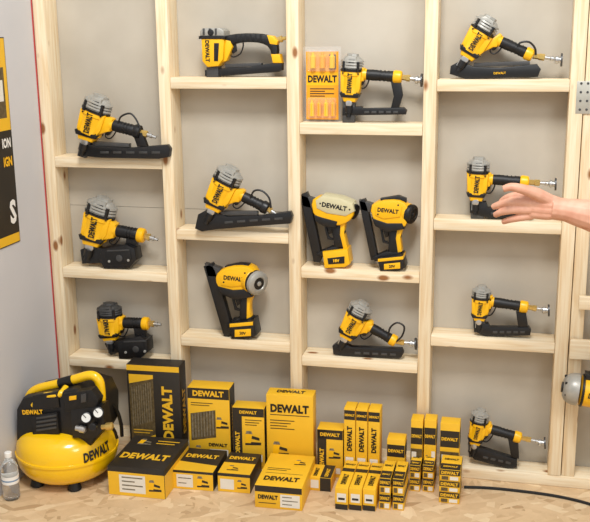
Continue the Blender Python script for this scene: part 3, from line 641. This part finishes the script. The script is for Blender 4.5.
# ---------------- compressor
yc=G(45,492).y+.125; sc=S(68,455,yc); t=Tool(yc)
ct=W(68,454,yc); Rt=45/sc; hz=.088; ct.z=max(ct.z,hz+.01)
tk=t['tank']; N=24; prof=[]
E=.48
for k in range(N+1):
    a=-math.pi/2+math.pi*k/N; z=hz*math.copysign(abs(math.sin(a))**.85,math.sin(a)); r=Rt*max(math.cos(a),0)**E
    prof.append((z,max(r,.001)))
tk.revolve(ct,(0,0,1),prof,YELD,48)
tk.revolve(ct,(0,0,1),[(-.006,Rt*.98),(-.004,Rt*1.02),(.004,Rt*1.02),(.006,Rt*.98)],YELD,48)
vs,fs,asp=tmesh('DEWALT',.045); hh=.03; sx=.1/asp; a0=math.radians(-27); out=[]
def tank_r(z):
    z=min(abs(z)/hz,.999); a=math.asin(z**(1/.85)); return Rt*math.cos(a)**E
for q in vs:
    zz=q[1]*hh+.026+q[0]*sx*.1; a=a0+q[0]*sx/Rt; rr=tank_r(zz)+.0035; out.append(ct+Vector((rr*math.cos(a),rr*math.sin(a),zz)))
tk.add(out,fs,BLK)
for k,an in enumerate((-125,-55,55,125)):
    a=math.radians(an); p=ct+Vector((math.cos(a)*Rt*.7,math.sin(a)*Rt*.7,0))
    f=t['foot.%d'%k]; f.revolve((p.x,p.y,0),(0,0,1),[(0,.018),(.004,.022),(.02,.018),(ct.z-hz*.7,.013)],BLKR,16)
sh_=t['shroud']; 
def SH(pts,y0,y1,mt,bev=.01,sm=1,mb=None):
    ym=(y0+y1)/2; (mb or sh_).prism(pts,ym,(y1-y0)/2,mt,bev,sm)
SH([(29,400),(35,389),(60,384),(86,380),(102,385),(109,400),(109,424),(102,436),(40,440),(29,430)],yc-.085,yc+.08,BLK,.01,0)
SH([(32,414),(60,410),(62,432),(36,435)],yc-.098,yc-.06,BLKR,.004,0)
for k in range(4): SH([(37,417+k*4),(57,414+k*4),(57,416+k*4),(37,419+k*4)],yc-.101,yc-.09,GRYD,.0008,0)
SH([(35,394),(60,390),(62,406),(34,410)],yc-.092,yc-.06,BLK,.004,0)
SH([(66,392),(94,388),(101,398),(99,407),(68,410)],yc-.1,yc-.06,BLKR,.003,0)
SH([(70,396),(77,395),(77,399),(70,400)],yc-.103,yc-.09,YEL,.001,0)
SH([(82,394),(87,393),(87,401),(82,402)],yc-.106,yc-.09,GRYD,.001,0)
SH([(74,407),(105,403),(109,424),(100,435),(76,435)],yc-.102,yc-.05,BLK,.004,0)
SH([(24,410),(34,405),(36,434),(28,430)],yc-.05,yc+.05,BLK,.008,0)
face_text(sh_,'DEWALT',(47,401),6,4.4,yc-.0,yc-.0926,YEL,maxw=20)
t['motor'].lathe((22,419),(46,414),[(0,4),(.05,9),(.4,12),(1,12)],yc,GRYD)
hd=t['carry_handle']; t.lab['carry_handle']='yellow arched carrying handle'
hy=yc-.03
hd.tube([W(29,408,hy),W(30,396,hy),W(38,389,hy),W(56,384.5,hy),W(76,379,hy),W(91,375.5,hy),W(99,381,hy),W(101,394,hy),W(101,400,hy)],.0148,YELD,16,5)
hd.tube([W(34,406,hy-.05),W(42,397,hy-.05),W(60,394,hy-.05),W(66,388,hy-.02)],.011,YELD,14,4)
hd.tube([W(60,383.5,hy-.002),W(73,380,hy-.002)],.0162,BLKR,16,1)
for k,(u,v,r) in enumerate(((86,418,4.8),(98,413,4.8))):
    g=t['pressure_gauge.%d'%k]; P=W(u,v,yc-.118); ax=Vector((.35,-1,.4)).normalized(); R_=r/sc
    g.revolve(P-ax*.02,ax,[(0,R_*.7),(.001,R_),(.02,R_),(.021,R_*.85),(.0195,R_*.83)],BLK,24); g.revolve(P,ax,[(-.002,R_*.1),(-.0015,R_*.8),(.0,R_*.8),(0.0002,.0005)],GLS,24)
    u_=ax.cross(Vector((0,0,1))).normalized(); w_=u_.cross(ax)
    g.tube([P+ax*.001,P+ax*.001+(u_*.5+w_*.6)*R_],.0012,BLK,6,1)
    g.tube([P-ax*.018,W(u,v+8,yc-.06)],.006,BRS,10,1)
kn=t['regulator_knob']; P=W(93,427,yc-.13); kn.revolve(P,(.2,-1,.2),[(-.035,.007),(-.01,.007),(-.008,.012),(.008,.012),(.01,.01)],BLK,12)
t['quick_coupler.0'].lathe((102,427),(113,426),[(0,2.5),(.4,2.5),(.42,3.6),(.9,3.6),(1,2)],yc-.1,BRS,n=12)
t['quick_coupler.1'].lathe((76,428),(86,430),[(0,2.5),(.4,2.5),(.42,3.4),(.9,3.4),(1,2)],yc-.112,STL,n=12)
t['air_hose.0'].tube([W(100,402,yc),W(110,403,yc+.02),W(117,411,yc+.05),W(121,424,yc+.07),W(122,436,yc+.08)],.006,BLKR,10,6)
t['air_hose.1'].tube([W(98,428,yc-.06),W(108,426,yc-.05),W(114,430,yc-.02),W(117,438,yc+.0)],.005,BLKR,10,6)
e=t.finish('air_compressor','yellow pancake air compressor with black shroud, gauges and handle','air compressor',0)
# ---------------- bottle
P=G(12,498); sc=S(15,470,P.y); h=45/sc; R_=7.6/sc
e=emp('water_bottle',(P.x,P.y,0)); tag(e,'small clear plastic water bottle with white cap and label','bottle'); O=Vector((P.x,P.y,0))
b=MB(); b.revolve(O,(0,0,1),[(0,R_*.5),(.002,R_*.9),(h*.05,R_),(h*.2,R_*.96),(h*.24,R_),(h*.28,R_*.96),(h*.55,R_*.97),(h*.6,R_),(h*.72,R_*.92),(h*.84,R_*.5),(h*.87,R_*.36),(h*.9,R_*.36)],WAT,24); b.obj('bottle_body',e,O)
b=MB(); b.revolve(O,(0,0,1),[(h*.9,R_*.2),(h*.9,R_*.42),(h*.99,R_*.42),(h,R_*.36),(h,.0)],WHT,18); b.obj('cap',e,O)
b=MB(); b.revolve(O,(0,0,1),[(h*.36,R_*.97),(h*.36,R_*1.01),(h*.52,R_*1.01),(h*.52,R_*.97)],WHT,24); b.revolve(O,(0,0,1),[(h*.42,R_*.97),(h*.42,R_*1.02),(h*.45,R_*1.02),(h*.45,R_*.97)],BLU,24); b.obj('label_band',e,O)
# cable on the floor
b=MB(); r=.0045
b.tube([G(u,v,r) for u,v in ((464,487),(490,488),(520,491),(550,495),(575,500),(600,507),(640,518))],r,BLKR,8,6)
o=b.obj('power_cable',org=G(464,487)); tag(o,'black hose lying across the floor in front of the bottom plate','cable')
# ---------------- poster on side wall
b=MB(); X=-.0215
q=lambda u,v:WX(u,v,X)
bl=q(20,241); yr=bl.y; yl=yr-.5; zb=bl.z; zt=min((abs(proj((X,yr,z))[1]-37),z) for z in [k*.002 for k in range(1200)])[1]
def pr(y0,y1,z0,z1,mt,l): b.add([(X+l,y0,z0),(X+l,y1,z0),(X+l,y1,z1),(X+l,y0,z1)],[(0,1,2,3)],mt)
b.box((X,yl,zb),(.0015,0,0),(0,yr-yl,0),(0,0,zt-zb),BLKB)
H_=zt-zb
pr(yl,yr-.003,zb+H_*.56,zt-.003,YELB,.002); pr(yl,yr-.02,zb+H_*.62,zb+H_*.86,ARTD,.0022); pr(yl,yr-.03,zb+H_*.7,zb+H_*.8,WHTC,.0024)
pr(yl,yr-.003,zb+.003,zb+H_*.05,YELB,.002)
ye=q(2,150).y; vis=yr-ye
def pt(st,fz,h,mt,wd,bold=.04):
    b.text(st,(X+.0026,yr-.012-wd/2,zb+H_*fz),(0,1,0),(0,0,1),h,mt,bold=bold,width=wd)
pt('ION',.5,.03,WHT,vis*.8); pt('IGN',.41,.03,YEL,vis*.8); pt('S',.16,.075,WHT,vis*.6)
o=b.obj('wall_poster',org=(X,yr,zb)); tag(o,'mostly black printed poster with white and yellow lettering','poster')
# ---------------- person (forearm and hand)
yh=-.34; b=MB(); sc=S(530,205,yh)
def tb(pts,rs,n=14,sm=5): b.tube([W(u,v,yh+dy) for u,v,dy in pts],0,SKN,n,sm,rs=[x_/sc for x_ in rs])
tb([(760,250,-.1),(700,236,-.06),(650,226,-.03),(612,219,-.01),(585,214,0),(566,210,0),(552,208,0)],[32,31,27,21,15.5,12,12])
for dv,r in ((-7,6.5),(-2.5,7),(2.5,7),(7,6)):
    tb([(564,209+dv*.5,0),(547,207+dv,-.004),(530,205+dv*1.1,0)],[r,r*1.05,r*.95])
fing=[([(532,197,0),(517,196,.012),(507,198,.03),(501,202,.04)],[5.6,4.6,4.0,3.3]),
 ([(531,203,-.005),(513,202,0),(501,204,.015),(493,207,.03)],[5.6,4.6,4.0,3.3]),
 ([(531,209.5,-.005),(513,210,-.003),(502,212,.01),(495,215,.025)],[5.4,4.4,3.8,3.2]),
 ([(532,215,0),(518,218,0),(509,220,.01),(503,222,.022)],[5,3.9,3.4,2.9])]
for p_,r_ in fing: tb(p_,r_,12,4)
tb([(552,202,.0),(537,194,-.02),(522,189,-.035),(511,187,-.04),(503,189,-.04)],[7,6.4,5.1,4.3,3.4],12,4)
o=b.obj('person',org=W(560,208,yh)); tag(o,'person reaching in, bare forearm and loosely curled hand','person')
m=o.modifiers.new('r','REMESH'); m.mode='VOXEL'; m.voxel_size=.0019; m.use_smooth_shade=True
m=o.modifiers.new('s','SMOOTH'); m.iterations=2; m.factor=.5
# ---------------- light
w=bpy.data.worlds.new('w'); scn.world=w; w.use_nodes=True; w.node_tree.nodes['Background'].inputs[0].default_value=(.96,.98,1,1); w.node_tree.nodes['Background'].inputs[1].default_value=.6
def area(loc,tgt,size,en,col=(1,1,1)):
    l=bpy.data.lights.new('lamp','AREA'); l.size=size; l.energy=en; l.color=col; o=bpy.data.objects.new('ceiling_light',l); COL.objects.link(o); o.location=loc
    o.rotation_euler=(Vector(tgt)-Vector(loc)).to_track_quat('-Z','Y').to_euler(); return o
area((1.2,-1.9,3.3),(.9,0,.6),.7,77,(1,.99,.97))
area((3.0,-2.8,2.6),(1.0,0,.8),1.0,28,(1,.99,.97))
cam=bpy.data.cameras.new('camera'); co=bpy.data.objects.new('camera',cam); COL.objects.link(co)
co.location=CL; co.rotation_euler=CR; cam.sensor_width=36; cam.lens=F*36/590; scn.camera=co
scn.view_settings.view_transform='Standard'; scn.view_settings.look='None'
